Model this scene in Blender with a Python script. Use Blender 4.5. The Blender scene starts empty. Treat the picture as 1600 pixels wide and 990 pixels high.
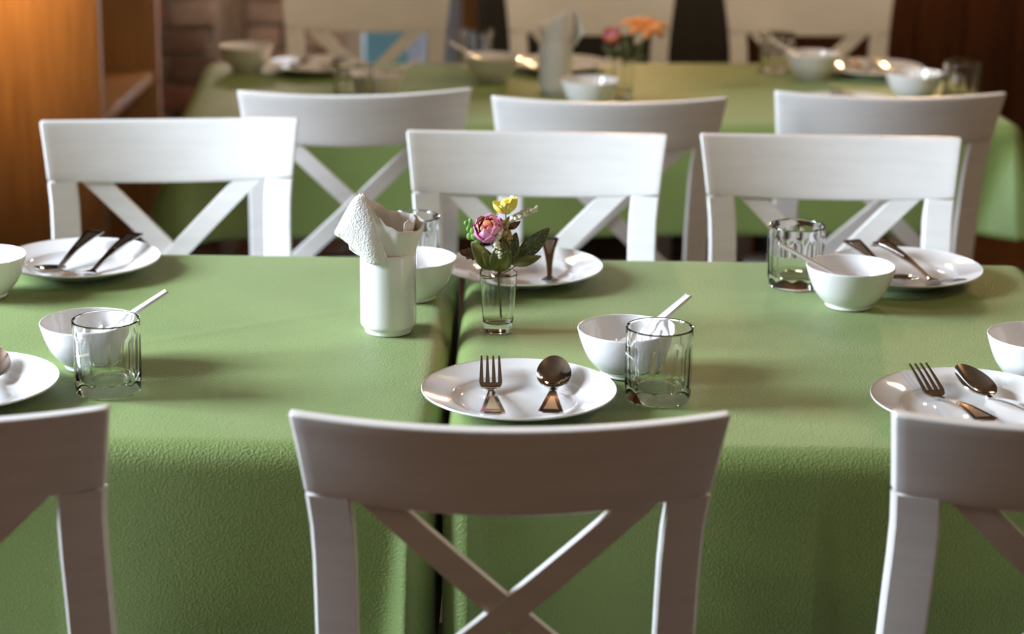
import bpy, bmesh, math, random
from mathutils import Vector, Matrix
random.seed(7)
S = bpy.context.scene
COL = S.collection
R = math.radians
PI = math.pi

# ------------------------------------------------------------------ camera
cam_d = bpy.data.cameras.new('camera'); cam = bpy.data.objects.new('camera', cam_d); COL.objects.link(cam)
S.camera = cam
pitch, roll, yaw = math.atan(875/3200), .0118, .006
fw = Vector((-math.sin(yaw)*math.cos(pitch), math.cos(yaw)*math.cos(pitch), -math.sin(pitch)))
rt = Vector((math.cos(yaw), math.sin(yaw), 0)); up = rt.cross(fw)
rt2 = rt*math.cos(roll)+up*math.sin(roll); up2 = -rt*math.sin(roll)+up*math.cos(roll)
m = Matrix((rt2, up2, -fw)).transposed().to_4x4(); m.translation = (0, 0, 1.507)
cam.matrix_world = m
cam_d.sensor_width = 36; cam_d.lens = 72; cam_d.shift_y = -45/1600
cam_d.dof.use_dof = True; cam_d.dof.focus_distance = 2.50; cam_d.dof.aperture_fstop = 3.4
cam_d.clip_start = .05

# ------------------------------------------------------------------ world, light, exposure
W = bpy.data.worlds.new('World'); S.world = W; W.use_nodes = True
W.node_tree.nodes['Background'].inputs[0].default_value = (.62, .80, 1, 1)
W.node_tree.nodes['Background'].inputs[1].default_value = 4.0
S.view_settings.view_transform = 'Standard'; S.view_settings.look = 'None'
S.view_settings.gamma = 1; S.view_settings.use_curve_mapping = False
S.view_settings.exposure = 0.0

def area(name, loc, target, sx, sy, power, col, spread=180):
    d = bpy.data.lights.new(name, 'AREA'); d.shape = 'RECTANGLE'; d.size = sx; d.size_y = sy
    d.energy = power; d.color = col; d.spread = R(spread)
    o = bpy.data.objects.new(name, d); COL.objects.link(o); o.location = loc
    o.rotation_euler = (Vector(target)-Vector(loc)).to_track_quat('-Z', 'Y').to_euler()
    return o
def point(name, loc, power, col, rad=.05):
    d = bpy.data.lights.new(name, 'POINT'); d.energy = power; d.color = col; d.shadow_soft_size = rad
    o = bpy.data.objects.new(name, d); COL.objects.link(o); o.location = loc
    return o
DAY = (.77, .875, 1.0); WARM = (1.0, .62, .30)
# daylight through the two windows of the left wall (rear one is the key)
area('window_daylight', (-3.44, 2.85, 2.13), (-2.44, 2.85, 1.95), .65, 1.35, 160, DAY)
area('window_daylight_front', (-3.44, 2.08, 2.13), (-2.44, 2.08, 1.95), .75, 1.35, 218, DAY)
# warm lamps of the room: pendants above the back table, ceiling lamps, a spot on the bookcase
for x in (-.25, .55): point('pendant_lamp_light', (x, 4.45, 1.75), 8, (1, .78, .54), .09)
for x, y, p in ((-1.3, .6, 7), (1.3, .5, 14), (2.1, 2.6, 40), (1.7, 5.2, 8)): point('ceiling_lamp_light', (x, y, 2.5), p, (1, .74, .48), .08)
for x in (.25, 1.15): point('back_wall_light', (x, 6.0, 1.35), 17, WARM, .05)
point('back_wall_light', (-.72, 5.35, 1.05), 4, (1, .78, .62), .05)  # added light to brighten the bricks, no lamp known here
sp = bpy.data.lights.new('bookcase_spot_light', 'SPOT'); sp.energy = 40; sp.color = (1, .58, .24); sp.spot_size = R(62); sp.spot_blend = .9; sp.shadow_soft_size = .04
so = bpy.data.objects.new('bookcase_spot_light', sp); COL.objects.link(so); so.location = (-1.22, 4.10, 1.34)
so.rotation_euler = (Vector((-1.17, 4.42, 1.0))-so.location).to_track_quat('-Z', 'Y').to_euler()

# ------------------------------------------------------------------ materials
def mat(name, col, rough=.5, metal=0, **kw):
    M = bpy.data.materials.new(name); M.use_nodes = True
    b = M.node_tree.nodes['Principled BSDF']
    b.inputs['Base Color'].default_value = (*col, 1); b.inputs['Roughness'].default_value = rough; b.inputs['Metallic'].default_value = metal
    for k, v in kw.items(): b.inputs[k.replace('_', ' ')].default_value = v
    return M
def nodes(M): return M.node_tree.nodes, M.node_tree.links, M.node_tree.nodes['Principled BSDF']
def coords(M, scale=(1, 1, 1)):
    n, l, b = nodes(M)
    tc = n.new('ShaderNodeTexCoord'); mp = n.new('ShaderNodeMapping'); mp.inputs['Scale'].default_value = scale
    l.new(tc.outputs['Object'], mp.inputs[0]); return mp.outputs[0]
def noise_col(M, c1, c2, scale, stretch=(1, 1, 1), detail=4, lo=.35, hi=.65):
    n, l, b = nodes(M)
    t = n.new('ShaderNodeTexNoise'); t.inputs['Scale'].default_value = scale; t.inputs['Detail'].default_value = detail
    l.new(coords(M, stretch), t.inputs['Vector'])
    r = n.new('ShaderNodeValToRGB'); r.color_ramp.elements[0].position = lo; r.color_ramp.elements[1].position = hi
    r.color_ramp.elements[0].color = (*c1, 1); r.color_ramp.elements[1].color = (*c2, 1)
    l.new(t.outputs[0], r.inputs[0]); l.new(r.outputs[0], b.inputs['Base Color']); return t
def bump(M, tex_out, strength, dist):
    n, l, b = nodes(M)
    u = n.new('ShaderNodeBump'); u.inputs['Strength'].default_value = strength; u.inputs['Distance'].default_value = dist
    l.new(tex_out, u.inputs['Height']); l.new(u.outputs[0], b.inputs['Normal'])

vinyl = mat('green_vinyl', (.215, .36, .085), .50)
noise_col(vinyl, (.190, .278, .078), (.216, .308, .092), 6, detail=3)
n, l, b = nodes(vinyl); b.inputs['Sheen Tint'].default_value = (.88, 1, .72, 1); b.inputs['Sheen Weight'].default_value = .17; b.inputs['Sheen Roughness'].default_value = .45
v = n.new('ShaderNodeTexVoronoi'); v.feature = 'SMOOTH_F1'; v.inputs['Scale'].default_value = 380; v.inputs['Smoothness'].default_value = .4
l.new(coords(vinyl, (1, 1.25, 1)), v.inputs['Vector']); bump(vinyl, v.outputs['Distance'], .65, .0012)

paint = mat('white_paint', (.80, .79, .765), .38)
t = noise_col(paint, (.76, .75, .725), (.82, .81, .785), 9, (1, 1, 6)); 
n, l, b = nodes(paint)
g = n.new('ShaderNodeTexNoise'); g.inputs['Scale'].default_value = 60; l.new(coords(paint, (1, 1, .06)), g.inputs['Vector']); bump(paint, g.outputs[0], .05, .001)
porcelain = mat('white_porcelain', (.86, .855, .85), .09)
porcelain.node_tree.nodes['Principled BSDF'].inputs['Coat Weight'].default_value = .3
glass = mat('clear_glass', (1, 1, 1), 0.0, IOR=1.38, Transmission_Weight=1.0)
steel = mat('polished_steel', (.66, .64, .61), .11, 1)
steel_d = mat('brushed_recess_steel', (.50, .46, .42), .28, 1)
paper = mat('napkin_paper', (.86, .85, .82), .85)
n, l, b = nodes(paper)
v = n.new('ShaderNodeTexVoronoi'); v.inputs['Scale'].default_value = 420; l.new(coords(paper), v.inputs['Vector']); bump(paper, v.outputs['Distance'], .6, .0012)
paper_smooth = mat('napkin_paper_smooth', (.84, .82, .76), .8)
wood_o = mat('orange_wood', (.34, .16, .05), .38)
noise_col(wood_o, (.25, .125, .044), (.40, .215, .085), 14, (6, 6, .35), 5, .3, .7)
wood_d = mat('dark_red_wood', (.060, .020, .008), .35)
noise_col(wood_d, (.036, .012, .005), (.085, .030, .011), 10, (7, 7, .3), 5, .3, .7)
wood_f = mat('floor_wood', (.16, .07, .025), .35)
noise_col(wood_f, (.06, .025, .009), (.14, .06, .022), 9, (8, .5, 1), 5, .3, .7)
dark = mat('near_black_wood', (.012, .010, .005), .5)
noise_col(dark, (.009, .008, .004), (.018, .014, .007), 8, (5, 5, .4))
plaster = mat('brown_plaster', (.07, .042, .026), .85); noise_col(plaster, (.058, .034, .02), (.085, .052, .032), 5)
ceil_m = mat('brown_ceiling', (.13, .085, .055), .9); noise_col(ceil_m, (.12, .078, .05), (.14, .092, .06), 4)
mortar = mat('grey_mortar', (.20, .17, .145), .95); noise_col(mortar, (.15, .125, .105), (.26, .225, .195), 25)
BR = []
for i, (c1, c2) in enumerate([((.13, .055, .033), (.24, .11, .07)), ((.085, .045, .03), (.16, .10, .075)), ((.20, .15, .12), (.30, .22, .18)), ((.40, .25, .20), (.58, .44, .38)), ((.46, .19, .11), (.60, .32, .22)), ((.42, .32, .28), (.56, .47, .42))]):
    M_ = mat('brick_clay_%s' % 'abcdef'[i], c1, .9); t = noise_col(M_, c1, c2, 16); bump(M_, t.outputs[0], .5, .004); BR.append(M_)
white_frame = mat('white_window_frame', (.78, .76, .72), .4); noise_col(white_frame, (.75, .73, .69), (.80, .78, .74), 6)
teal = mat('teal_board', (.16, .36, .38), .6); noise_col(teal, (.13, .32, .34), (.20, .40, .42), 5)
sheer = mat('sheer_curtain', (.82, .82, .84), .8, Transmission_Weight=0.0)
n, l, b = nodes(sheer)
tr = n.new('ShaderNodeBsdfTranslucent'); tr.inputs[0].default_value = (.85, .86, .9, 1); mx = n.new('ShaderNodeMixShader'); mx.inputs[0].default_value = .55
l.new(b.outputs[0], mx.inputs[1]); l.new(tr.outputs[0], mx.inputs[2]); l.new(mx.outputs[0], n['Material Output'].inputs[0])
pane_m = bpy.data.materials.new('window_pane'); pane_m.use_nodes = True
n, l = pane_m.node_tree.nodes, pane_m.node_tree.links
tp = n.new('ShaderNodeBsdfTransparent'); gl = n.new('ShaderNodeBsdfGlossy'); gl.inputs['Roughness'].default_value = .02
fr = n.new('ShaderNodeFresnel'); mx = n.new('ShaderNodeMixShader')
l.new(fr.outputs[0], mx.inputs[0]); l.new(tp.outputs[0], mx.inputs[1]); l.new(gl.outputs[0], mx.inputs[2]); l.new(mx.outputs[0], n['Material Output'].inputs[0])
pink = mat('pink_petal', (.72, .17, .40), .55); noise_col(pink, (.72, .16, .42), (.90, .50, .68), 70)
pink_edge = mat('antique_pink_petal', (.55, .26, .15), .6); noise_col(pink_edge, (.42, .20, .08), (.78, .30, .38), 80)
red_core = mat('coral_petal', (.75, .18, .12), .6); noise_col(red_core, (.66, .10, .10), (.80, .36, .14), 90)
yellow = mat('yellow_petal', (.9, .7, .08), .6); noise_col(yellow, (.93, .70, .05), (.95, .86, .24), 60)
orange = mat('orange_petal', (.80, .28, .06), .55); noise_col(orange, (.72, .20, .03), (.86, .42, .16), 30)
cream = mat('cream_floret', (.82, .77, .58), .7); noise_col(cream, (.82, .76, .52), (.92, .90, .82), 120)
sprout = mat('bright_green_sprout', (.26, .52, .11), .55); noise_col(sprout, (.18, .44, .07), (.36, .62, .20), 80)
def leafmat(name, c1, c2, sc=150):
    M_ = mat(name, c1, .45); t = noise_col(M_, c1, c2, sc, lo=.42, hi=.62); bump(M_, t.outputs[0], .4, .0006); return M_
leaf_olive = leafmat('olive_leaf', (.10, .115, .022), (.21, .175, .04), 70)
leaf_dark = leafmat('dark_lacy_leaf', (.030, .050, .016), (.17, .17, .06), 420)
leaf_red = leafmat('russet_leaf', (.09, .028, .016), (.22, .09, .05), 110)
leaf_gold = leafmat('gold_leaf', (.34, .22, .06), (.55, .42, .18), 120)
stem_m = mat('brown_stem', (.14, .10, .035), .6); noise_col(stem_m, (.10, .08, .025), (.19, .13, .05), 60)

# ------------------------------------------------------------------ helpers
def new_obj(name, me, parent=None, loc=None, rot=None):
    o = bpy.data.objects.new(name, me); COL.objects.link(o)
    if parent: o.parent = parent
    if loc is not None: o.location = loc
    if rot is not None: o.rotation_euler = rot
    return o
def mk(name, V, F, material, parent=None, smooth=True, loc=None, rot=None, angle=40):
    me = bpy.data.meshes.new(name); me.from_pydata([tuple(p) for p in V], [], F); me.update()
    bm = bmesh.new(); bm.from_mesh(me); bmesh.ops.recalc_face_normals(bm, faces=bm.faces)
    for f in bm.faces: f.smooth = smooth
    if smooth and angle:
        for e in bm.edges:
            if len(e.link_faces) == 2 and e.calc_face_angle(0) > R(angle): e.smooth = False
    bm.to_mesh(me); bm.free()
    me.materials.append(material)
    return new_obj(name, me, parent, loc, rot)
def tag(o, label=None, cat=None, group=None, kind=None):
    if label: o['label'] = label
    if cat: o['category'] = cat
    if group: o['group'] = group
    if kind: o['kind'] = kind
    return o
def empty(name, loc=(0, 0, 0), rz=0):
    o = bpy.data.objects.new(name, None); COL.objects.link(o); o.empty_display_size = .05
    o.location = loc; o.rotation_euler = (0, 0, rz); return o
def copy_tree(o, parent=None):
    c = o.copy(); COL.objects.link(c)
    if parent: c.parent = parent
    for ch in list(o.children): copy_tree(ch, c)
    return c
def box_geo(x0, x1, y0, y1, z0, z1, bev=0):
    """bevelled box as verts, faces"""
    bm = bmesh.new(); bmesh.ops.create_cube(bm, size=1)
    for v in bm.verts: v.co = ((x0+x1)/2+v.co.x*(x1-x0), (y0+y1)/2+v.co.y*(y1-y0), (z0+z1)/2+v.co.z*(z1-z0))
    if bev: bmesh.ops.bevel(bm, geom=bm.edges[:], offset=bev, segments=2, profile=.5, affect='EDGES')
    bm.verts.index_update()
    V = [v.co.copy() for v in bm.verts]; F = [[v.index for v in f.verts] for f in bm.faces]; bm.free()
    return V, F
def box(name, x0, x1, y0, y1, z0, z1, material, parent=None, bev=.002, smooth=True):
    V, F = box_geo(x0, x1, y0, y1, z0, z1, bev)
    return mk(name, V, F, material, parent, smooth)
def join(parts):
    V, F = [], []
    for v, f in parts:
        k = len(V); V += v; F += [[i+k for i in q] for q in f]
    return V, F
def grid_faces(nu, nv, wrap=False, flip=False, off=0):
    F = []
    for j in range(nv-1):
        for i in range(nu-(0 if wrap else 1)):
            a, b_ = j*nu+i, j*nu+(i+1) % nu
            F.append([off+a, off+b_, off+b_+nu, off+a+nu])
    return F
def lathe(prof, n=64, rfun=None):
    """prof: list of (r,z); ends with r=0 are closed by fans"""
    V, F, rings = [], [], []
    for r, z in prof:
        if r < 1e-6: rings.append([len(V)]); V.append(Vector((0, 0, z)))
        else:
            k = len(V); rings.append(list(range(k, k+n)))
            for i in range(n):
                a = 2*PI*i/n; rr = rfun(r, z, a) if rfun else r
                V.append(Vector((rr*math.cos(a), rr*math.sin(a), z)))
    for A, B in zip(rings, rings[1:]):
        if len(A) == 1 and len(B) == 1: continue
        for i in range(n):
            j = (i+1) % n
            if len(A) == 1: F.append([A[0], B[j], B[i]])
            elif len(B) == 1: F.append([A[i], A[j], B[0]])
            else: F.append([A[i], A[j], B[j], B[i]])
    return V, F
def spline(pts, n):
    """Catmull-Rom through pts (tuples), n samples per span"""
    P = [Vector(p) for p in pts]; P = [P[0]*2-P[1]]+P+[P[-1]*2-P[-2]]; out = []
    for i in range(1, len(P)-2):
        for k in range(n):
            t = k/n; p0, p1, p2, p3 = P[i-1:i+3]
            out.append(.5*((2*p1)+(p2-p0)*t+(2*p0-5*p1+4*p2-p3)*t*t+(3*p1-p0-3*p2+p3)*t**3))
    out.append(P[-2]); return out
def prof_spline(pts, n=5):
    return [(max(0, p.x), p.y) for p in spline([(r, z, 0) for r, z in pts], n)]
def tube(path, rad, n=8):
    V, F = [], []; P = [Vector(p) for p in path]
    for i, p in enumerate(P):
        d = (P[min(i+1, len(P)-1)]-P[max(i-1, 0)]).normalized()
        a = d.orthogonal().normalized(); b_ = d.cross(a)
        r = rad[i] if isinstance(rad, (list, tuple)) else rad
        for k in range(n):
            t = 2*PI*k/n; V.append(p+(a*math.cos(t)+b_*math.sin(t))*r)
    F = grid_faces(n, len(P), wrap=True)
    F.append(list(range(n))[::-1]); F.append(list(range((len(P)-1)*n, len(P)*n)))
    return V, F
def slab(top, nu, nv, thick, dirv=None):
    """closed slab from a nu x nv grid of points, thickened along local normals by `thick`(i,j) or float"""
    def P(i, j): return top[j*nu+i]
    N = []
    for j in range(nv):
        for i in range(nu):
            du = P(min(i+1, nu-1), j)-P(max(i-1, 0), j); dv = P(i, min(j+1, nv-1))-P(i, max(j-1, 0))
            q = du.cross(dv); N.append(q.normalized() if q.length > 1e-12 else Vector((0, 0, 1)))
    if dirv is not None: N = [Vector(dirv)]*len(N)
    T = (lambda k: thick[k]) if isinstance(thick, list) else (lambda k: thick)
    V = list(top)+[p-N[k]*T(k) for k, p in enumerate(top)]; o = nu*nv
    F = grid_faces(nu, nv)+[f[::-1] for f in grid_faces(nu, nv, off=o)]
    for i in range(nu-1):
        F.append([i+1, i, o+i, o+i+1]); k = (nv-1)*nu+i; F.append([k, k+1, o+k+1, o+k])
    for j in range(nv-1):
        k = j*nu; F.append([k, k+nu, o+k+nu, o+k]); k = j*nu+nu-1; F.append([k+nu, k, o+k, o+k+nu])
    return V, F

# ------------------------------------------------------------------ the room
fl = box('floor', -3.6, 3.1, -2.6, 6.6, -.06, -.012, mortar, bev=0, smooth=False); tag(fl, kind='structure')
pv, pf = box_geo(-.0685, .0685, -4.55, 4.55, -.010, 0, .0015)
p0 = None
for i in range(47):
    if p0 is None: p0 = mk('plank', pv, pf, wood_f, fl, True, (-3.4+i*.14, 1.98, 0))
    else:
        c = p0.copy(); COL.objects.link(c); c.location = (-3.4+i*.14, 1.98, 0)
tag(box('ceiling', -3.6, 3.1, -2.6, 6.6, 2.9, 3.0, ceil_m, bev=0, smooth=False), kind='structure')
tag(box('wall_right', 3.1, 3.2, -2.6, 6.6, 0, 2.9, plaster, bev=0, smooth=False), kind='structure')
tag(box('wall_front', -3.6, 3.1, -2.7, -2.6, 0, 2.9, plaster, bev=0, smooth=False), kind='structure')
wins = [(1.68, 2.48), (2.52, 3.20)]
g = []
ys = [-2.6]+[y for w in wins for y in w]+[6.6]
for k in range(0, len(ys), 2): g.append(box_geo(-3.6, -3.5, ys[k], ys[k+1], 0, 2.9))
for y0, y1 in wins: g += [box_geo(-3.6, -3.5, y0, y1, 0, 1.44), box_geo(-3.6, -3.5, y0, y1, 2.82, 2.9)]
V, F = join(g); tag(mk('wall_left', V, F, plaster, smooth=False), kind='structure')
for k, (y0, y1) in enumerate(wins):
    w = empty('window_%d' % (k+1), (-3.55, (y0+y1)/2, 1.44)); tag(w, kind='structure'); h = (y1-y0)/2
    for a in ((-h, -h+.03, 0, 1.38), (h-.03, h, 0, 1.38), (-h+.03, h-.03, 0, .03), (-h+.03, h-.03, 1.35, 1.38)):
        box('frame', -.03, .03, *a, white_frame, w)
    box('pane', -.004, .004, -h+.03, h-.03, .03, 1.35, pane_m, w, bev=0, smooth=False)

tag(box('window_light_blocker', -3.5, -1.0, 3.58, 3.66, 0, 2.9, plaster, bev=0, smooth=False), kind='structure')  # unseen partition added to keep window light off the bookcase and back table
# back wall: whitewashed brick, glazed door with curtain, made-up low dark block, brown panelling
YB = 6.25
wb = tag(box('wall_back', -3.6, -.56, YB+.012, YB+.15, 0, 1.24, mortar, bev=0, smooth=False), kind='structure')
pier = tag(box('trim_1', -1.10, -.862, 5.62+.012, YB, 0, 1.20, mortar, bev=0, smooth=False), kind='structure')
bmesh_cache = {}
def brick(parent, x0, x1, yf, z0, z1, material, d=.05):
    j = random.uniform(-.004, .004)
    key = (round(x1-x0, 3), material.name)
    if key not in bmesh_cache:
        V, F = box_geo(-(x1-x0)/2, (x1-x0)/2, 0, d, -(z1-z0)/2, (z1-z0)/2, .004)
        o = mk('brick', V, F, material, parent); bmesh_cache[key] = o.data
    else: o = new_obj('brick', bmesh_cache[key], parent)
    o.location = ((x0+x1)/2, yf+j, (z0+z1)/2); o.rotation_euler = (0, 0, random.uniform(-.02, .02))
def courses(parent, xa, xb, yf, z_top, mats):
    z, row = .004, 0
    while z+.066 < z_top:
        x = xa+(-.11 if row % 2 else 0)
        while x < xb-.01:
            a, b_ = max(x, xa), min(x+.21, xb)
            if b_-a > .03: brick(parent, a, b_, yf, z, z+.066, random.choice(mats))
            x += .222
        z += .078; row += 1
courses(wb, -.86, -.56, YB, 1.24, [BR[3], BR[3], BR[5], BR[5], BR[4], BR[2]])
courses(pier, -1.10, -.862, 5.62, 1.20, [BR[0], BR[1], BR[1], BR[2]])
tag(box('wall_back.004', -3.6, -.56, YB+.012, YB+.15, 1.24, 2.9, plaster, bev=0, smooth=False), kind='structure')
# glazed door (x -.56 .. -.20)
d1 = empty('door_1', (-.38, YB+.05, 0)); tag(d1, kind='structure')
for a in ((-.18, -.125, 0, 2.15), (.125, .18, 0, 2.15), (-.125, .125, 0, .12), (-.125, .125, 2.07, 2.15)):
    box('frame', a[0], a[1], -.03, .03, a[2], a[3], white_frame, d1)
box('pane', -.125, .125, -.003, .003, .12, 2.07, pane_m, d1, bev=0, smooth=False)
tag(box('wall_back.001', -.56, -.20, YB+.012, YB+.15, 2.15, 2.9, plaster, bev=0, smooth=False), kind='structure')
# outside the glazed door
og = tag(box('teal_shutter', -.75, -.40, 7.25, 7.29, 0, 1.6, teal), 'teal board standing outdoors behind the glazed door', 'shutter')
tag(box('floor.001', -2.0, 1.2, 6.62, 9.0, -.06, -.01, mortar, bev=0, smooth=False), kind='structure')
# curtain
V, nu = [], 61
for z in [0.03+2.2*k/8 for k in range(9)]:
    for i in range(nu):
        u = i/(nu-1); V.append(Vector((-.36+.145*u, YB-.05+.018*math.sin(u*2*PI*4.5)+.004*math.sin(z*4+u*9), z)))
Vs, Fs = slab(V, nu, 9, .0015)
tag(mk('curtain', Vs, Fs, sheer, angle=0), 'white sheer curtain hanging at the glazed door behind the back table', 'curtain')
tag(box('trim_2', -.20, -.145, YB-.04, YB+.15, 0, 2.4, wood_o), kind='structure')
# low dark cabinet made up for the dark doorway, so lit panelling reflects above
sb = empty('dark_stand_in', (.2275, YB-.42, 0)); tag(sb, 'near-black low block made up for the dark doorway at the back wall, behind the middle background chair', 'dark_stand_in')
box('body', -.37, .37, .012, .40, .06, .90, dark, sb); box('top', -.38, .38, -.005, .405, .90, .93, dark, sb, .004); box('plinth', -.35, .35, .03, .39, 0, .06, dark, sb)
for x0, x1 in ((-.36, -.125), (-.1175, .1175), (.125, .36)):
    d = box('door', x0, x1, -.006, .012, .08, .885, dark, sb, .003); box('knob', x1-.04, x1-.02, -.022, -.006, .5, .52, steel_d, d)
wr = tag(box('wall_back.003', -.145, 3.1, YB+.03, YB+.15, 0, 2.9, dark, bev=0, smooth=False), kind='structure')
pb = None
pv, pf = box_geo(-.0725, .0725, 0, .028, 0, 2.9, .004)
for i in range(22):
    if pb is None: pb = mk('panel', pv, pf, wood_d, wr)
    else: pb2 = pb.copy(); COL.objects.link(pb2); pb2.location = (0, 0, 0)
    (pb if i == 0 else pb2).location = (-.069+i*.148, YB-random.uniform(0, .004), 0)

# bookcase against the left, open side towards the room
bk = empty('bookcase', (-.93, 4.42, 0)); tag(bk, 'orange-brown wooden bookcase with open shelves, lamp-lit end panel towards the camera', 'bookcase')
def bp(name, *a, bev=.002): return box(name, *a, wood_o, bk, bev)
bp('side_panel', -.46, 0, 0, .035, 0, 1.25); bp('side_panel', -.46, 0, .70, .735, 0, 1.25)
bp('back_panel', -.46, -.44, .035, .70, 0, 1.25); bp('top_panel', -.46, 0, .035, .70, 1.21, 1.25); bp('plinth', -.42, -.02, .035, .70, 0, .08)
for z in (.08, .635): bp('shelf', -.44, -.012, .035, .70, z, z+.028)

# ------------------------------------------------------------------ tables and cloths
def table(name, w, d, loc, rz, label, legs_in=.06):
    t = empty(name, loc, rz); tag(t, label, 'table')
    box('tabletop', -w/2, w/2, -d/2, d/2, .715, .744, wood_o, t, .003)
    for x in ((0,) if w < 1 else (-.42, .42)):
        for nm, pr in (('foot', [(0, 0), (.17, 0), (.18, .006), (.175, .016), (.06, .035), (.045, .05), (0, .05)]), ('column', [(0, .05), (.036, .05), (.036, .66), (.10, .70), (.11, .715), (0, .715)])):
            V, F = lathe(pr, 32); mk(nm, V, F, dark, t, loc=(x, 0, 0))
    return t
def cloth(name, w, d, drop, loc, rz, label, inner=(), ridges=(), nt=100, seed=1):
    """draped vinyl cloth; inner = set of corners ('-+' signs) squeezed against the neighbour table"""
    rho = .030; rnd = random.Random(seed); ph = [rnd.uniform(0, 6) for _ in range(8)]
    arc = rho*PI/2; hx, hy = w/2-rho, d/2-rho; L = arc+drop-rho
    def axis(h):
        m_ = [-h+2*h*k/nt for k in range(nt+1)]
        e = [arc*k/6 for k in range(1, 7)]+[arc+(L-arc)*k/14 for k in range(1, 15)]
        return [-h-s for s in reversed(e)]+m_+[h+s for s in e]
    ax, ay = axis(hx), axis(hy); V = []
    def bend(s):
        if s < arc: return rho*math.sin(s/rho), -rho*(1-math.cos(s/rho))
        return rho, -rho-(s-arc)
    def fl(s): return max(0, s-arc)
    for v in ay:
        for u in ax:
            su, sv = max(0, abs(u)-hx), max(0, abs(v)-hy); sx = 1 if u > 0 else -1; sy = 1 if v > 0 else -1
            x, y = max(-hx, min(hx, u)), max(-hy, min(hy, v)); z = 0
            if su == 0 and sv == 0:
                z = .0006*math.sin(u*14+ph[0])*math.sin(v*11+ph[1])*min(1, (hx-abs(u))/.1)*min(1, (hy-abs(v))/.1)
                for (x0, y0, x1, y1, hgt, sg) in ridges:
                    dx, dy = x1-x0, y1-y0; Ln = math.hypot(dx, dy); t_ = ((u-x0)*dx+(v-y0)*dy)/Ln**2
                    q = ((u-x0)*dy-(v-y0)*dx)/Ln
                    if 0 < t_ < 1: z += hgt*math.sin(PI*t_)**.7*math.exp(-(q/sg)**2)
            elif sv == 0 or su == 0:
                s = su or sv; o, z = bend(s); f = fl(s)
                along = y if su else x; hh = hy if su else hx
                def cflag(sgn): return ((sx, sgn) if su else (sgn, sy)) in inner
                for sgn in (-1, 1):
                    t_ = hh-sgn*along
                    if cflag(sgn): amp = 0.0 if su else .24
                    else: amp = .26
                    o += f*amp*math.exp(-(t_/((.055 if cflag(sgn) else .18)*f+.004))**2)
                inner_side = su and (sx, -1) in inner
                o += f*(0 if inner_side else .015+.012*math.sin(along*9+ph[2+(1 if su else 0)+(2 if sx > 0 else 0)]))
                z += f*.01
                if su: x += sx*o
                else: y += sy*o
            else:
                r = math.hypot(su, sv); phi = math.atan2(sv, su); r = r if r < L else L
                o, z = bend(r); f = fl(r); c, s_ = math.cos(phi), math.sin(phi)
                if (sx, sy) in inner:
                    x += sx*(rho if r > arc else o)*c; y += sy*((o)*s_+f*.255*s_**1.2)
                else:
                    k = .31*(1+.25*math.sin(2*phi)); x += sx*(o+f*k)*c; y += sy*(o+f*k)*s_; z += f*.07*math.sin(2*phi)
            V.append(Vector((x, y, z)))
    nu, nv = len(ax), len(ay)
    Vs, Fs = slab(V, nu, nv, .0018)
    o = mk(name, Vs, Fs, vinyl, None, True, loc, (0, 0, rz), angle=0)
    return tag(o, label, 'tablecloth', 'green vinyl tablecloths')
ZT = .75
table('dining_table', .80, .81, (-.512, 2.528, 0), 0, 'square dining table left of the gap, hidden under its green vinyl cloth')
table('dining_table.001', .80, .81, (.330, 2.528, 0), 0, 'square dining table right of the gap, hidden under its green vinyl cloth')
cloth('tablecloth', .834, .858, .27, (-.512, 2.528, ZT), 0, 'green grained vinyl tablecloth on the left front table, under the napkin cup', {(1, -1), (1, 1)},
      [(-.10, -.13, .34, .16, .0009, .010), (-.3, .2, .2, .05, .0004, .02)])
cloth('tablecloth.001', .834, .858, .27, (.330, 2.528, ZT), 0, 'green grained vinyl tablecloth on the right front table, under the flower glass', {(-1, -1), (-1, 1)},
      [(-.05, .02, .36, -.20, .0009, .010), (-.30, .10, .10, .14, .0005, .014), (.0, .05, .3, .12, .0005, .015)], seed=2)
BA = R(4.5)
table('dining_table.002', 1.64, .77, (.126, 4.396, 0), BA, 'long dining table in the background, under a green cloth behind the second chair row')
cloth('tablecloth.002', 1.70, .82, .225, (.126, 4.396, ZT), BA, 'green vinyl tablecloth on the long back table, warm-lit, corner flaring at right', seed=3)

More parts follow.
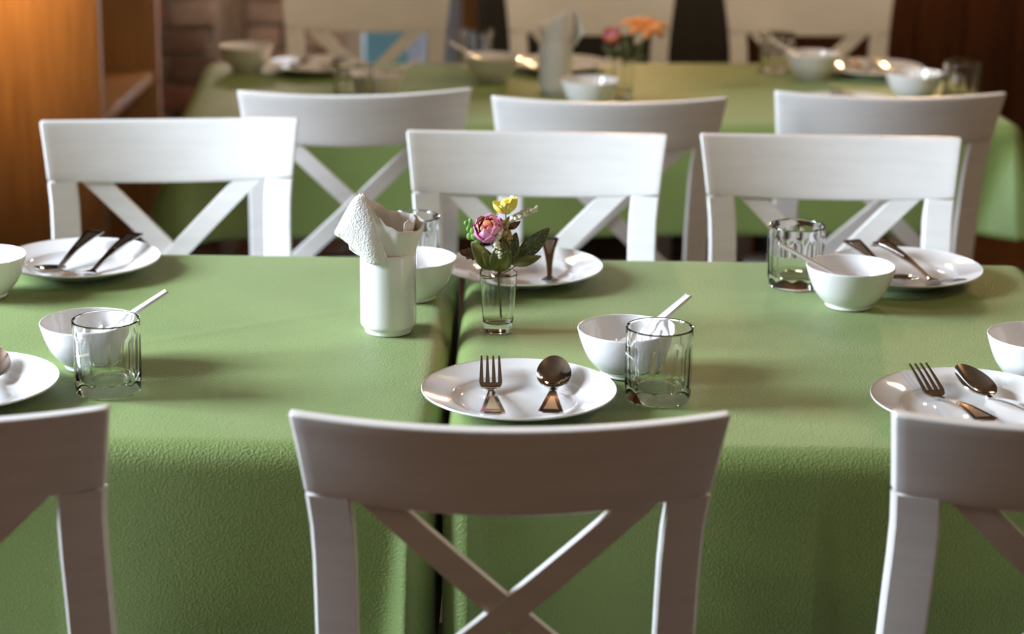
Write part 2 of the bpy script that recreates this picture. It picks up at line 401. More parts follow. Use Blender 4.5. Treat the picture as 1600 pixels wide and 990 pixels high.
# ------------------------------------------------------------------ chairs
def chair_y(z):           # rear line of the back (local y at the rail ends)
    if z < .45: return -.100-.05*((.45-z)/.45)**1.5
    t = (z-.45)/.422
    return -.100-.105*(.38*t+.62*t*t)
def half_w(z):
    return .196+.0165*max(0, (z-.72)/.15)**1.3 if z > .45 else .196+.004*(.45-z)/.45
CURVE = .036
def make_chair():
    c = empty('dining_chair')
    # curved top rail
    nu, nv = 33, 7; top = []
    for j in range(nv):
        t = j/(nv-1)
        for i in range(nu):
            u = -1+2*i/(nu-1); z0 = .766+.013*u*u; z1 = .866+.006*u*u; z = z0+(z1-z0)*t
            top.append(Vector((half_w(z)*u, chair_y(z)-CURVE*(1-u*u), z)))
    V, F = slab(top, nu, nv, -.019, (0, 1, 0))
    bm = bmesh.new(); vs = [bm.verts.new(p) for p in V]
    for f in F: bm.faces.new([vs[i] for i in f])
    bmesh.ops.recalc_face_normals(bm, faces=bm.faces)
    sharp = [e for e in bm.edges if e.calc_face_angle(0) > R(50)]
    bmesh.ops.bevel(bm, geom=sharp, offset=.0035, segments=3, profile=.5, affect='EDGES')
    bm.verts.index_update(); V = [v.co.copy() for v in bm.verts]; F = [[v.index for v in f.verts] for f in bm.faces]; bm.free()
    mk('top_rail', V, F, paint, c, angle=60)
    # rear posts, floor to rail
    for s in (-1, 1):
        P, Fp = [], []
        zs = [0, .1, .2, .3, .4, .45, .5, .55, .6, .65, .7, .74, .776]
        for z in zs:
            hw = half_w(z); xo = hw*s; wd = .034+.011*min(1, z/.6); xi = xo-s*wd; d_ = .0190+.009*max(0, 1-z/.5); b_ = .003
            yc = lambda x: chair_y(z)-CURVE*(1-(x/hw)**2)
            for x, dy in ((xo-s*b_, 0), (xi+s*b_, 0), (xi, b_), (xi, d_-b_), (xi+s*b_, d_), (xo-s*b_, d_), (xo, d_-b_), (xo, b_)): P.append(Vector((x, yc(x)+dy, z)))
        Fp = grid_faces(8, len(zs), wrap=True)+[list(range(8))[::-1], list(range((len(zs)-1)*8, len(zs)*8))]
        mk('leg', P, Fp, paint, c, angle=30)
    # crossed braces
    def yb(x, z): return chair_y(z)-CURVE*(1-(x/.2)**2)+.003
    for s in (-1, 1):
        top = []; n_ = 15
        for j in range(3):
            off = (j-1)*.0148
            for i in range(n_):
                t = i/(n_-1); x = s*(-.140+.280*t); z = .787-.280*t
                dx, dz = s*.280, -.280; L = math.hypot(dx, dz); x += -dz/L*off; z += dx/L*off
                top.append(Vector((x, yb(x, z)+(.0015*s), z)))
        V, F = slab(top, n_, 3, -.0125, (0, 1, 0)); mk('cross_brace', V, F, paint, c, angle=30)
    # lower back rail
    top = []
    for j in range(3):
        z = .505+.0175*j
        for i in range(15): x = -.168+.336*i/14; top.append(Vector((x, yb(x, z)-.002, z)))
    V, F = slab(top, 15, 3, -.017, (0, 1, 0)); mk('lower_rail', V, F, paint, c, angle=30)
    # seat: rounded trapezoid
    bm = bmesh.new(); out = []
    cs = [(-.205, .235, .04), (.205, .235, .04), (.190, -.078, .012), (-.190, -.078, .012)]
    for (x, y, r), a0 in zip(cs, (180, 90, 0, -90)):
        cx, cy = x-math.copysign(r, x), y-math.copysign(r, y+.05)
        for k in range(7): a = R(a0-90*k/6); out.append((cx+r*math.cos(a), cy+r*math.sin(a)))
    n_ = len(out); V = []
    for z, k in ((.428, .985), (.432, 1), (.450, 1), (.456, .985), (.4575, .95), (.452, .5)):
        for x, y in out: V.append(Vector((x*k, .05+(y-.05)*k, z)))
    F = grid_faces(n_, 6, wrap=True)+[list(range(n_))[::-1], list(range(5*n_, 6*n_))]; bm.free()
    mk('seat', V, F, paint, c, angle=50)
    for s in (-1, 1):
        V, F = join([box_geo(s*.182-.019, s*.182+.019, .185-.019, .185+.019, .0, .427, .003)])
        V = [Vector((p.x+(s*.182-p.x)*.25*(1-p.z/.43), p.y+(.185-p.y)*.25*(1-p.z/.43), p.z)) for p in V]; mk('leg', V, F, paint, c)
        box('apron', s*.182-.009, s*.182+.009, -.095, .166, .370, .427, paint, c)
    box('apron', -.163, .163, .176, .194, .370, .427, paint, c); box('apron', -.155, .155, -.108, -.091, .370, .427, paint, c)
    return c
chair0 = make_chair(); first = [True]
def chair(cx, cy, rz, back, label, group):
    """cx, cy: middle of the line between the rail's top ends; back: chair faces the camera when True"""
    if first[0]: c = chair0; first[0] = False
    else: c = copy_tree(chair0)
    a = R(rz)+(PI if back else 0); q = .205
    c.location = (cx-q*math.sin(a), cy+q*math.cos(a), 0); c.rotation_euler = (0, 0, a)
    tag(c, label, 'chair', group); return c
G = ('white chairs with backs to the camera at the front table', 'white chairs on the far side of the front table', 'white chairs on the near side of the back table', 'white chairs on the far side of the back table')
chair(-.011, 1.862, 1.9, False, 'white cross-back chair nearest the camera in the middle, its shaded back across the table gap', G[0])
chair(-.61, 1.852, 3.0, False, 'white cross-back chair at lower left, cut by the frame, shaded back to the camera', G[0])
chair(.572, 1.883, 1.4, False, 'white cross-back chair at lower right, cut by the frame, shaded back to the camera', G[0])
chair(-.594, 3.369, 7.9, True, 'white cross-back chair across the front table at left, in front of the bookcase, slightly turned', G[1])
chair(.018, 3.296, -.6, True, 'white cross-back chair across the front table in the middle, behind the flowers', G[1])
chair(.497, 3.301, -.6, True, 'white cross-back chair across the front table at right, behind the plate and white bowl', G[1])
chair(-.309, 3.667, 8.0, False, 'white cross-back chair with its back to us at the back table, left one of three', G[2])
chair(.150, 3.627, 2.5, False, 'white cross-back chair with its back to us at the back table, middle one of three', G[2])
chair(.668, 3.716, 1.5, False, 'white chair with its back to us at the back table, rightmost, by its flaring corner', G[2])
chair(-.405, 5.14, 1.0, True, 'blurred white chair facing us beyond the back table, left one, by the brick wall', G[3])
chair(.155, 5.13, -1.0, True, 'blurred white chair facing us beyond the back table, middle one, behind the orange flower', G[3])
chair(.705, 5.17, 0.0, True, 'blurred white chair facing us beyond the back table, right one, before the brown panelling', G[3])

# ------------------------------------------------------------------ tableware prototypes (built once, copied after)
def proto(fn):
    st = {}
    def place(label, loc, rz=0, group=None, cat=None, tilt=0):
        if 'o' not in st: st['o'] = o = fn()
        else: o = copy_tree(st['o'])
        o.location = loc; o.rotation_euler = (R(tilt), 0, R(rz)); tag(o, label, cat or st['o'].get('category'), group); return o
    return place
def f_plate():
    P = prof_spline([(0, .0035), (.03, .0035), (.062, .0045), (.074, .0085), (.080, .0115), (.098, .0165), (.1105, .0205), (.1125, .0215)], 6)
    P += [(.1132, .0208), (.1130, .0196)]
    Q = prof_spline([(.1115, .0188), (.098, .0135), (.080, .0078), (.070, .0035), (.064, .0006), (.060, 0), (.057, .0008), (.04, .001), (0, .001)], 4)
    V, F = lathe(P+Q, 96); return mk('dinner_plate', V, F, porcelain, angle=70)
def f_bowl():
    P = prof_spline([(0, .0), (.026, 0), (.031, .0005), (.0325, .0025), (.032, .005), (.039, .0105), (.048, .022), (.0545, .036), (.0588, .049), (.0606, .0565)], 5)
    Q = prof_spline([(.0604, .0576), (.0592, .0578), (.0582, .0565), (.0562, .049), (.0520, .036), (.0456, .0235), (.036, .0135), (.022, .0085), (0, .0075)], 5)
    V, F = lathe(P+Q, 80); return mk('rice_bowl', V, F, porcelain, angle=75)
NF = 10
def fac(r, z, a):
    k = max(0, min(1, (z-.010)/.010))*max(0, min(1, (.076-z)/.008)); q = (a % (2*PI/NF))-PI/NF
    return r*(1-k)+k*r*math.cos(PI/NF)/math.cos(q)*1.012
def f_tumbler():
    out = [(0, .0012), (.030, .0012), (.0345, 0), (.0368, .0008), (.0380, .004), (.0388, .010), (.0390, .013), (.0391, .017), (.0392, .02), (.0393, .03), (.0394, .05), (.0394, .066), (.0394, .068), (.0395, .072), (.0395, .076), (.0395, .080), (.0395, .0865)]
    inn = [(.0391, .0878), (.0381, .0882), (.0371, .0876), (.0364, .086), (.0358, .078), (.0352, .05), (.0342, .024), (.0325, .0175), (.028, .0148), (.015, .0140), (0, .0138)]
    n_ = 100; Vo, Fo = lathe(out, n_, lambda r, z, a: fac(r, z, a)); Vi, Fi = lathe(inn, n_)
    V, F = join([(Vo, Fo), (Vi, Fi)])
    a0 = len(Vo)-n_; b0 = len(Vo)
    F += [[a0+i, a0+(i+1) % n_, b0+(i+1) % n_, b0+i] for i in range(n_)]
    return mk('glass_tumbler', V, F, glass, angle=14)
def ribbon(path, width, thick, ncross=7, dish=0):
    """flat bar along local +y path [(y,z)], width list, with slightly domed section"""
    top = []
    for (y, z), w in zip(path, width):
        for i in range(ncross):
            u = -1+2*i/(ncross-1); top.append(Vector((u*w/2, y, z-dish*w*(1-u*u))))
    return slab(top, ncross, len(path), thick)
def handle_parts(root, z_end, y0=-.095, y1=.022, zn=.0125):
    n_ = 15; path, wd = [], []
    for i in range(n_):
        t = i/(n_-1); y = y0+(y1-y0)*t; path.append((y, z_end+(zn-z_end)*t+.004*math.sin(PI*t))); wd.append(.0225*(1-t)**1.6+.0058+.0012*t)
    h = mk('handle', *ribbon(path, wd, .0024), steel, root, angle=35)
    pp = [(y, z+.0003) for y, z in path[0:8]]; top = []
    V, F = ribbon(pp[1:], [max(.0012, w-.010) if i else w-.009 for i, w in enumerate(wd[1:8])], .0006, 5)
    mk('handle_inlay', V, F, steel_d, h, angle=35)
    tip = [(y0-.0035, z_end-.001), (y0-.0015, z_end), (y0, z_end)]
    mk('handle_tip', *ribbon(tip, [.016, .021, .0283], .0024), steel, h)
def f_fork():
    r = empty('dinner_fork'); r['category'] = 'fork'; handle_parts(r, .0245)
    path = [(.022, .0125), (.026, .0118), (.030, .0115), (.034, .0120), (.038, .0132), (.042, .015)]; wd = [.0066, .009, .016, .0225, .0255, .027]
    hd = mk('fork_head', *ribbon(path, wd, .0022, 7, .02), steel, r, angle=40)
    for k in range(4):
        x0 = (-1.5+k)*.0073; n_ = 9; top = []
        for i in range(n_):
            t = i/(n_-1); y = .041+.047*t; z = .0147+.0215*t-.003*t*t; w = .0052*(1-t)+.0022*t
            for u in (-.5, 0, .5): top.append(Vector((x0*(1-.04*t)+u*w, y, z)))
        mk('tine', *slab(top, 3, n_, .0020), steel, r, angle=40)
    return r
def f_spoon():
    r = empty('table_spoon'); r['category'] = 'spoon'; handle_parts(r, .0245)
    nr, na = 7, 40; top = []; V, F = [], []
    def pt(rho, a, dz):
        y = math.sin(a); x = math.cos(a); wx = .0205*(1-.12*y); p = Vector((x*wx*rho, .054+y*.033*rho, 0))
        t = (p.y-.021)/.066; p.z = .0150+.0185*t-.0085*(1-rho**2.2)+dz; return p
    ring = lambda rho, dz: [pt(rho, 2*PI*i/na, dz) for i in range(na)]
    rows = [ring(q/(nr), 0) for q in range(1, nr+1)]+[ring(q/(nr), -.0016) for q in range(nr, 0, -1)]
    for row in rows: V += row
    F = grid_faces(na, len(rows), wrap=True)
    V.append(pt(0, 0, 0)); V.append(pt(0, 0, -.0016)); c0, c1 = len(V)-2, len(V)-1; o = (len(rows)-1)*na
    for i in range(na): F.append([c0, (i+1) % na, i]); F.append([c1, o+i, o+(i+1) % na])
    mk('spoon_bowl', V, F, steel, r, angle=50)
    nk = [(.018, .0126), (.0215, .0130), (.025, .0125)]; mk('neck', *ribbon(nk, [.0066, .0078, .0105], .0024), steel, r)
    return r
def f_cspoon():
    """porcelain soup spoon; local +x is the way the handle leans, origin = bowl centre on the table"""
    nu, nv = 27, 9; top = []
    for j in range(nv):
        v = -1+2*j/(nv-1)
        for i in range(nu):
            t = i/(nu-1)
            if t < .42: q = t/.42; w = .0205*math.sqrt(max(0.02, 1-(2*q-1)**2*(.98 if q < .5 else .90)))
            else: q = (t-.42)/.58; w = .0062-.0016*q if q > .1 else .0068
            x = -.030+.128*t; ax = x+.030
            dep = .0085*math.sin(min(1, t/.42)*PI)**.7 if t < .42 else 0
            z = .019+ax*.50-dep*(1-v*v)+(.0015*v*v if t > .42 else 0)
            top.append(Vector((x, v*w, z)))
    return mk('soup_spoon', *slab(top, nu, nv, .0032), porcelain, angle=60)
def f_cup():
    P = prof_spline([(0, .0015), (.026, .0015), (.0295, 0), (.0305, .0015), (.0308, .005), (.0322, .0075), (.0350, .0095), (.0362, .014), (.0363, .03), (.0363, .06), (.0363, .09), (.0363, .104)], 4)
    Q = prof_spline([(.0360, .1066), (.0350, .1070), (.0340, .1060), (.0336, .10), (.0336, .05), (.033, .012), (.030, .008), (0, .007)], 4)
    V, F = lathe(P+Q, 80); return mk('napkin_cup', V, F, porcelain, angle=60)
def f_vase():
    out = [(0, .001), (.015, .001), (.0172, 0), (.0186, .001), (.0190, .004), (.0200, .016), (.0222, .046), (.0243, .0725), (.02445, .0745), (.0246, .0765), (.0247, .0774)]
    inn = [(.0245, .0780), (.0241, .0782), (.0237, .0778), (.02345, .0765), (.0233, .0745), (.0231, .0715), (.0213, .046), (.0195, .022), (.0190, .0165), (.0180, .0135), (.0165, .0122), (.010, .0115), (0, .0112)]
    V, F = lathe(out+inn, 64); return mk('flower_glass', V, F, glass, angle=50)
plate, bowl, tumbler, fork, spoon, cspoon, cup, vase = map(proto, (f_plate, f_bowl, f_tumbler, f_fork, f_spoon, f_cspoon, f_cup, f_vase))

GP, GB, GT, GF, GS, GC = 'white dinner plates', 'white rice bowls', 'faceted glass tumblers', 'steel forks on plates', 'steel spoons on plates', 'white porcelain spoons in bowls'
Z = ZT+.001
# front side
plate('white dinner plate at front centre across the gap, behind the middle chair back', (-.004, 2.254, Z), 0, GP, 'plate')
plate('white dinner plate cut by the left edge, beside the front left tumbler', (-.652, 2.256, Z), 0, GP, 'plate')
plate('white dinner plate at front right, behind the lower right chair', (.514, 2.241, Z), 0, GP, 'plate')
plate('white dinner plate on the far left of the front table, under the turned chair', (-.634, 2.828, Z), 0, GP, 'plate')
plate('white dinner plate behind the flower glass, across the front table', (-.001, 2.818, Z), 0, GP, 'plate')
plate('white dinner plate at the far right corner, behind the white bowl', (.541, 2.838, Z), 0, GP, 'plate')
bowl('white bowl behind the front centre tumbler', (.126, 2.379, Z), 0, GB, 'bowl')
bowl('white bowl behind the front left tumbler', (-.525, 2.378, Z), 0, GB, 'bowl')
bowl('white bowl cut by the right edge, behind the front right plate', (.621, 2.372, Z), 0, GB, 'bowl')
bowl('white bowl cut by the left edge, beside the far left plate', (-.738, 2.690, Z), 0, GB, 'bowl')
bowl('white bowl half hidden behind the napkin cup', (-.153, 2.709, Z), 0, GB, 'bowl')
bowl('white bowl in front of the far right plate and tumbler', (.444, 2.697, Z), 0, GB, 'bowl')
tumbler('clear faceted tumbler beside the front centre plate', (.1585, 2.284, Z), 8, GT, 'glass')
tumbler('clear faceted tumbler at front left, next to the left edge plate', (-.486, 2.284, Z), 0, GT, 'glass')
tumbler('clear faceted tumbler mostly hidden behind the napkin cup', (-.160, 2.825, Z), 14, GT, 'glass')
tumbler('clear faceted tumbler at far right, left of the white bowl', (.383, 2.800, Z), 5, GT, 'glass')
fork('steel fork with upright tines on the front centre plate', (-.036, 2.254, Z-.0015), 2, GF)
spoon('steel spoon on the front centre plate, right of the fork', (.035, 2.254, Z), -2, GS)
spoon('steel spoon on the plate cut by the left edge', (-.620, 2.265, Z-.0015), 10, GS)
fork('steel fork on the front right plate', (.492, 2.250, Z-.0015), 14, GF)
spoon('steel spoon on the front right plate, right of the fork', (.551, 2.245, Z+.001), 22, GS)
spoon('steel spoon on the far left plate, handle towards the chair', (-.655, 2.835, Z), 165, GS, tilt=-7)
fork('steel fork on the far left plate, right of its spoon', (-.602, 2.828, Z), 160, GF, tilt=-7)
fork('steel fork on the plate behind the flower glass', (.036, 2.826, Z), 180, GF, tilt=-7)
spoon('steel spoon on the plate behind the flowers, mostly hidden', (-.035, 2.822, Z), 182, GS, tilt=-7)
spoon('steel spoon on the far right plate, handle over the bowl', (.512, 2.842, Z), 200, GS, tilt=-7)
fork('steel fork on the far right plate, tines towards the camera', (.565, 2.842, Z), 208, GF, tilt=-7)
cspoon('white porcelain spoon in the bowl behind the front centre tumbler', (.126, 2.379, Z), 38, GC, 'spoon')
cspoon('white porcelain spoon in the bowl behind the front left tumbler', (-.525, 2.378, Z), 30, GC, 'spoon')
cspoon('white porcelain spoon in the bowl by the far right plate, handle to the left', (.444, 2.697, Z), 172, GC, 'spoon')
cup('white cylindrical porcelain cup holding paper napkins beside the table gap', (-.175, 2.548, Z), 0, 'white napkin cups', 'cup')
vase('small tapered drinking glass holding flowers right of the table gap', (-.033, 2.555, Z), 0, 'flower glasses', 'glass')

# napkin: rolled shell standing in the cup plus a folded-over embossed corner
def f_napkin():
    r = empty('paper_napkin'); r['category'] = 'napkin'
    ks = [(0, .047, .146), (25, .040, .150), (60, .028, .153), (90, .022, .155), (130, .030, .166), (165, .038, .180), (195, .036, .181), (225, .031, .170), (250, .028, .156), (275, .031, .146), (300, .037, .1395), (330, .045, .1390), (360, .047, .146)]
    def at(a):
        for (a0, r0, z0), (a1, r1, z1) in zip(ks, ks[1:]):
            if a0 <= a <= a1: t = (a-a0)/(a1-a0); t = t*t*(3-2*t); return r0+(r1-r0)*t, z0+(z1-z0)*t
    nu, nv = 73, 10; top = []
    for j in range(nv):
        t = j/(nv-1)
        for i in range(nu):
            a = 5*i % 360; rr, zt = at(a); rad = .0310+(rr-.0310)*max(0, (t-.3)/.7)**1.2; z = .060+(zt-.060)*t
            top.append(Vector((rad*math.cos(R(a)), rad*math.sin(R(a)), z)))
    mk('napkin_roll', *slab(top, nu, nv, .0009), paper_smooth, r, angle=0)
    # inner sheet seen over the rim on the right
    top = []
    for j in range(6):
        t = j/5
        for i in range(13):
            a = R(-50+130*i/12); rad = .022+.014*t; top.append(Vector((rad*math.cos(a), rad*math.sin(a), .075+.075*t+.003*math.sin(i*1.9)*t)))
    mk('inner_sheet', *slab(top, 13, 6, .0009), paper, r, angle=0)
    # folded corner: rows from inner (right) edge to outer (left) edge
    rows = [[(.004, -.0325, .099), (-.003, -.0345, .118), (-.012, -.033, .140), (-.020, -.026, .163), (-.028, -.016, .186)],
            [(-.006, -.0372, .098), (-.015, -.0385, .117), (-.023, -.0355, .138), (-.030, -.028, .161), (-.036, -.019, .184)],
            [(-.016, -.0372, .098), (-.025, -.0370, .115), (-.034, -.034, .133), (-.041, -.029, .153), (-.044, -.020, .176)],
            [(-.027, -.0315, .102), (-.036, -.0310, .115), (-.046, -.030, .130), (-.053, -.026, .146), (-.053, -.020, .160)],
            [(-.032, -.0230, .109), (-.045, -.0230, .119), (-.057, -.022, .128), (-.066, -.021, .1335), (-.061, -.018, .144)]]
    cols = [spline(q, 4) for q in rows]; L = []
    for k in range(len(cols[0])): L.append(spline([tuple(c[k]) for c in cols], 4))
    nu = len(L[0]); top = [p for q in L for p in q]
    mk('folded_corner', *slab(top, nu, len(L), .0011), paper, r, angle=0)
    tk = [[(-.020, -.026, .100), (-.036, -.024, .106), (-.048, -.019, .113)], [(-.030, -.014, .104), (-.042, -.013, .110), (-.050, -.010, .119)]]
    top = [p for q in tk for p in spline(q, 4)]; mk('tucked_corner', *slab(top, 9, 2, .0016), paper, r, angle=0)
    return r
napkin = proto(f_napkin)
napkin('embossed white paper napkin with folded corner, standing in the cup by the table gap', (-.175, 2.548, Z), 0, 'paper napkins in cups')

# ------------------------------------------------------------------ flowers
def petal(R0, th0, th1, az, wid, flare=0, nu=7, nv=6, thick=.0006, wob=0, rn=random):
    """cup-shaped petal: patch of a sphere round the flower axis (z), polar angle measured from the bottom"""
    top = []; ph = rn.uniform(0, 6)
    for j in range(nv):
        t = j/(nv-1); th = th0+(th1-th0)*t; shape = math.sin(PI*min(1, .12+.62*t))**.8*(1-.55*max(0, t-.75)/.25)
        for i in range(nu):
            u = -1+2*i/(nu-1); a = az+u*wid*shape
            rr = R0*(1+flare*t*t)+wob*math.sin(u*5+ph)*t; zz = -rr*math.cos(th)-.0016*u*u*t
            top.append(Vector((rr*math.sin(th)*math.cos(a), rr*math.sin(th)*math.sin(a), zz)))
    return slab(top, nu, nv, thick)
def place_axis(o, pos, axis):
    o.location = pos; o.rotation_euler = Vector(axis).to_track_quat('Z', 'Y').to_euler()
def rose(parent, pos, axis, rad, mats, name='pink_flower', rn=None):
    rn = rn or random.Random(3); f = mk(name, *lathe([(0, -.6*rad), (.35*rad, -.4*rad), (.45*rad, 0), (.25*rad, .45*rad), (0, .55*rad)], 14), mats[2], parent); place_axis(f, pos, axis)
    for lay, (q, n_, th1, w, mm) in enumerate([(1.0, 6, 1.75, .72, 0), (.93, 6, 2.05, .70, 0), (.80, 5, 2.28, .75, 1), (.66, 5, 2.42, .78, 1), (.52, 4, 2.5, .85, 2)]):
        for k in range(n_):
            V, F = petal(rad*q, .25, th1+rn.uniform(-.1, .1), 2*PI*k/n_+lay*.6+rn.uniform(-.1, .1), w, .06 if lay < 2 else 0, wob=rad*.03, rn=rn)
            mk('petal', V, F, mats[mm], f, angle=0)
    return f
def leaf(parent, b0, b1, w, material, bendz=.006, tooth=0, side=(0, -1, 0), label=None):
    b0, b1 = Vector(b0), Vector(b1); d = b1-b0; L = d.length; d.normalize(); n_ = Vector(side)-d*Vector(side).dot(d); n_.normalize(); x = d.cross(n_)
    nu, nv = 7, 13; top = []
    for j in range(nv):
        t = j/(nv-1); ww = w/2*(math.sin(PI*min(1, t*.93+.05))**.75)*(1-.12*t)
        if tooth: ww *= 1+tooth*((j % 3)-1)
        for i in range(nu):
            u = -1+2*i/(nu-1); top.append(b0+d*(L*t)+x*(u*ww)+n_*(bendz*math.sin(PI*t)-abs(u)*ww*-.28-.004*t*t))
    o = mk('leaf', *slab(top, nu, nv, .0005), material, parent, angle=0)
    V, F = tube([b0+d*(L*t*.97)+n_*(bendz*math.sin(PI*t)-.004*t*t+.0003) for t in [k/8 for k in range(9)]], [.0007*(1-.06*k) for k in range(9)], 6)
    mk('leaf_vein', V, F, stem_m, o)
    if label: o['label'] = label
    return o
def blob(c, r, n=8, sq=(1, 1, 1)):
    V, F = lathe([(0, -r), (.7*r, -.7*r), (r, 0), (.7*r, .7*r), (0, r)], n)
    return [Vector((p.x*sq[0]+c[0], p.y*sq[1]+c[1], p.z*sq[2]+c[2])) for p in V], F
def florets(name, parent, path, rad, count, r0, r1, material, rn):
    P = spline(path, 8); g = []
    for k in range(count):
        t = k/(count-1); p = P[min(len(P)-1, int(t*(len(P)-1)))]; a = rn.uniform(0, 2*PI); rr = rad*(1-.45*t)*rn.uniform(.5, 1)
        q = p+Vector((rr*math.cos(a)*.6, rr*math.sin(a), rr*math.cos(a)))
        g.append(blob(q, (r0+(r1-r0)*t)*rn.uniform(.8, 1.2), 7, (1.25, 1, 1)))
    o = mk(name, *join(g), material, parent, angle=0); o['kind'] = 'stuff'; return o
fa = empty('flower_spray', (-.033, 2.555, Z)); rn = random.Random(11)
tag(fa, 'pink and yellow flowers with olive leaves in the glass by the gap', 'flowers')
yq = -.022
stem_path = [(.004, .004, .0165), (.002, .002, .045), (.000, 0, .075), (.001, -.006, .10)]
st = mk('stem', *tube(spline(stem_path, 6), .0013), stem_m, fa)
for q in ([(.000, -.003, .088), (-.005, -.008, .112), (-.014, -.014, .130)], [(.001, -.004, .095), (.008, -.004, .135), (.0085, -.006, .163)], [(.001, -.004, .095), (.010, -.008, .125), (.016, -.010, .150)],
          [(.000, -.003, .088), (-.014, -.006, .105), (-.026, -.008, .128)], [(.0, 0, .075), (.012, -.006, .092), (.026, -.010, .103)]):
    mk('branch', *tube(spline(q, 6), .0009, 6), stem_m, st)
for q in ([(-.010, -.004, .090), (-.022, -.008, .084), (-.020, -.004, .072), (-.006, -.002, .071), (.0, 0, .078)], [(.006, -.003, .078), (.016, -.006, .084), (.022, -.008, .090)]):
    mk('branch', *tube(spline(q, 6), .0008, 6), leaf_red, st)
pk = rose(fa, (-.0135, -.020, .1425), (-.25, -.55, .9), .0195, (pink, pink_edge, red_core)); pk['label'] = 'pink ranunculus with coral heart'
yf = mk('yellow_flower', *lathe([(0, -.007), (.004, -.0055), (.0065, -.001), (.005, .003), (0, .004)], 14), yellow, fa); place_axis(yf, (.0075, -.006, .1725), (-.30, -.05, .95)); yf['label'] = 'yellow cup-shaped flower'
for k in range(11):
    V, F = petal(.0142+.0010*(k % 2), .5, 1.72+rn.uniform(-.12, .16), 2*PI*k/11, .62, .10, wob=.0006, rn=rn); mk('petal', V, F, yellow, yf, angle=0)
mk('sepal', *lathe([(0, -.0165), (.002, -.016), (.0060, -.0135), (.0085, -.0105), (.005, -.0105), (0, -.0115)], 12), sprout, yf)
florets('white_sprig', fa, [(.012, -.010, .146), (.026, -.011, .156), (.049, -.012, .166)], .0075, 80, .0026, .0019, cream, rn)
florets('cream_sprig', fa, [(.001, -.029, .137), (-.003, -.031, .122), (.004, -.032, .106)], .006, 44, .0023, .0019, cream, rn)
florets('gold_sprig', fa, [(.008, -.024, .141), (.012, -.027, .132), (.015, -.026, .126)], .006, 24, .0024, .0022, leaf_gold, rn)
g = []
for (x, z, r) in ((-.027, .124, .0045), (-.031, .131, .005), (-.037, .130, .0045), (-.033, .138, .004), (-.037, .144, .0042), (-.042, .147, .0028), (-.036, .150, .003), (-.039, .139, .0028)):
    g.append(blob((x, -.018+rn.uniform(-.003, .003), z), r, 9, (1, .6, 1.2)))
mk('green_sprout', *join(g), sprout, fa, angle=0)
leaf(fa, (-.022, -.012, .106), (-.049, -.020, .109), .016, leaf_red, .003, .18, label='russet toothed leaf')
leaf(fa, (-.004, -.012, .086), (-.034, -.024, .123), .024, leaf_olive, .006)
leaf(fa, (.000, -.018, .084), (.006, -.034, .127), .030, leaf_olive, .006)
leaf(fa, (.024, -.012, .101), (.064, -.018, .141), .024, leaf_dark, .005, label='dark leaf with a lacy pattern')
leaf(fa, (.016, -.016, .095), (.054, -.022, .105), .015, leaf_olive, .004)
leaf(fa, (.012, -.014, .140), (.027, -.016, .149), .009, leaf_red, .002)
leaf(fa, (.003, -.022, .139), (.013, -.024, .157), .009, leaf_gold, .002)
leaf(fa, (.013, -.016, .096), (.022, -.026, .136), .020, leaf_dark, .005)
leaf(fa, (-.010, -.010, .092), (-.020, -.022, .112), .016, leaf_olive, .004)
leaf(fa, (.004, -.012, .090), (.014, -.038, .116), .020, leaf_olive, .006)
leaf(fa, (-.002, -.010, .088), (-.018, -.034, .112), .020, leaf_olive, .006)
leaf(fa, (.008, .004, .090), (.006, .012, .145), .024, leaf_dark, .005)

# ------------------------------------------------------------------ things on the back table
def bt(px, py): return (px, py, Z)
plate('blurred white plate on the back table at left, before the left background chair', bt(-.475, 4.60), 0, GP, 'plate')
plate('blurred white plate on the back table, half hidden by the background napkin cup', bt(.075, 4.66), 0, GP, 'plate')
plate('blurred white plate with cutlery at the far right of the back table', bt(.792, 4.655), 0, GP, 'plate')
plate('white plate on the back table hidden behind the rightmost middle-row chair back', bt(.66, 4.19), 0, GP, 'plate')
bowl('blurred shaded white bowl at the left end of the back table', bt(-.635, 4.60), 0, GB, 'bowl')
bowl('blurred white bowl with a spoon handle leaning left, left of the background napkin cup', bt(-.078, 4.50), 0, GB, 'bowl')
bowl('blurred white bowl between the background napkin cup and the background flowers', bt(.130, 4.195), 0, GB, 'bowl')
bowl('blurred white bowl with a spoon handle leaning left, before the right background chair', bt(.645, 4.60), 0, GB, 'bowl')
bowl('blurred white bowl just left of the tumbler at the right end of the back table', bt(.826, 4.34), 0, GB, 'bowl')
bowl('blurred white bowl on the back table just above the left middle-row chair back', bt(-.315, 4.25), 0, GB, 'bowl')
tumbler('blurred tumbler at the right end of the back table', bt(.920, 4.30), 3, GT, 'glass')
tumbler('blurred tumbler behind the bowl left of the background napkin cup', bt(-.118, 4.70), 3, GT, 'glass')
tumbler('blurred tumbler behind the bowl in front of the right background chair', bt(.575, 4.69), 3, GT, 'glass')
tumbler('blurred tumbler just above the left middle-row chair back', bt(-.355, 4.155), 9, GT, 'glass')
cspoon('blurred porcelain spoon leaning left in the bowl left of the background napkin cup', bt(-.078, 4.50), 165, GC, 'spoon')
cspoon('blurred porcelain spoon leaning left in the bowl before the right background chair', bt(.645, 4.60), 165, GC, 'spoon')
cspoon('blurred porcelain spoon leaning right in the bowl above the left middle-row chair', bt(-.315, 4.25), 25, GC, 'spoon')
fork('blurred fork on the plate at the left of the back table', bt(-.44, 4.60), 170, GF); spoon('blurred spoon on the plate at the left of the back table', bt(-.51, 4.60), 175, GS)
fork('blurred fork on the plate at the far right of the back table', bt(.825, 4.655), 195, GF); spoon('blurred spoon on the plate at the far right of the back table', bt(.762, 4.655), 190, GS)
fork('fork whose tips just show above the rightmost middle-row chair', bt(.655, 4.20), 3, GF)
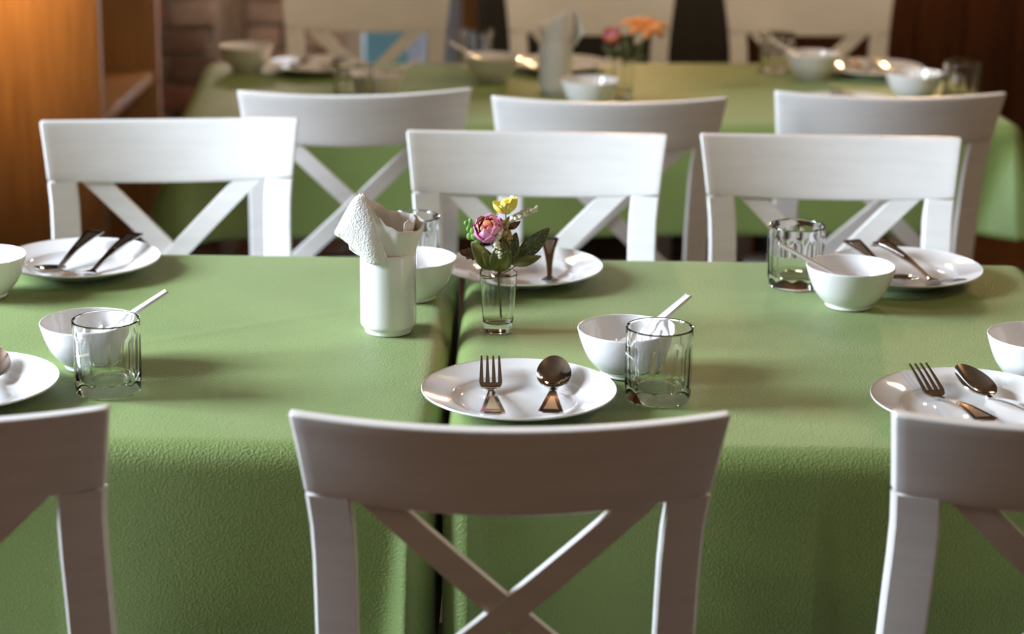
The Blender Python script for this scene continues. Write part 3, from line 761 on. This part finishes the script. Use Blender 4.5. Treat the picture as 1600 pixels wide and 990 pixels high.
spoon('blurred spoon on the plate behind the background napkin cup', bt(.05, 4.66), 185, GS)
cup('blurred white cup holding napkins on the back table', bt(.062, 4.36), 0, 'white napkin cups', 'cup')
napkin('blurred paper napkin standing in the cup on the back table', bt(.062, 4.36), 130, 'paper napkins in cups')
vase('blurred drinking glass holding the orange flower on the back table', bt(.205, 4.33), 0, 'flower glasses', 'glass')
fb = empty('flower_spray', bt(.205, 4.33)); tag(fb, 'blurred spray with a big orange bloom and a pink bud on the back table', 'flowers'); rn = random.Random(5)
st = mk('stem', *tube(spline([(.003, 0, .015), (0, 0, .075), (.004, 0, .11)], 6), .0014), stem_m, fb)
for q in ([(0, 0, .075), (-.015, -.01, .105), (-.026, -.02, .125)], [(.002, 0, .09), (.02, 0, .13), (.041, -.005, .146)]): mk('branch', *tube(spline(q, 6), .0012, 6), stem_m, st)
pb_ = rose(fb, (-.027, -.022, .135), (-.2, -.6, .8), .019, (red_core, pink, red_core), rn=rn); pb_['label'] = 'pink-red bud'
lily = mk('orange_flower', *lathe([(0, -.012), (.004, -.010), (.006, 0), (.003, .008), (0, .009)], 12), orange, fb); place_axis(lily, (.043, -.006, .150), (.12, -.30, .95)); lily['label'] = 'big orange bloom'
for k in range(7):
    a = 2*PI*k/7; top = []; LL = .050 if k in (0, 3) else .040
    for j in range(8):
        t = j/7; w = .017*math.sin(PI*min(1, .15+.8*t))**.8
        for i in range(5):
            u = -1+i/2; rr = .004+LL*t; z = .026*t-.030*t**3+.004*math.cos(u*3+k)*t
            top.append(Vector((rr*math.cos(a)-u*w*math.sin(a), rr*math.sin(a)+u*w*math.cos(a), z-.004*u*u)))
    mk('petal', *slab(top, 5, 8, .0007), orange, lily, angle=0)
for b0, b1, w in (((-.01, -.01, .085), (-.045, -.02, .110), .022), ((0, -.015, .082), (.002, -.03, .128), .028), ((.01, -.01, .085), (.040, -.018, .118), .024), ((0, .01, .085), (.02, .02, .130), .024), ((.012, -.012, .08), (.048, -.02, .092), .014)):
    leaf(fb, b0, b1, w, leaf_dark, .005)
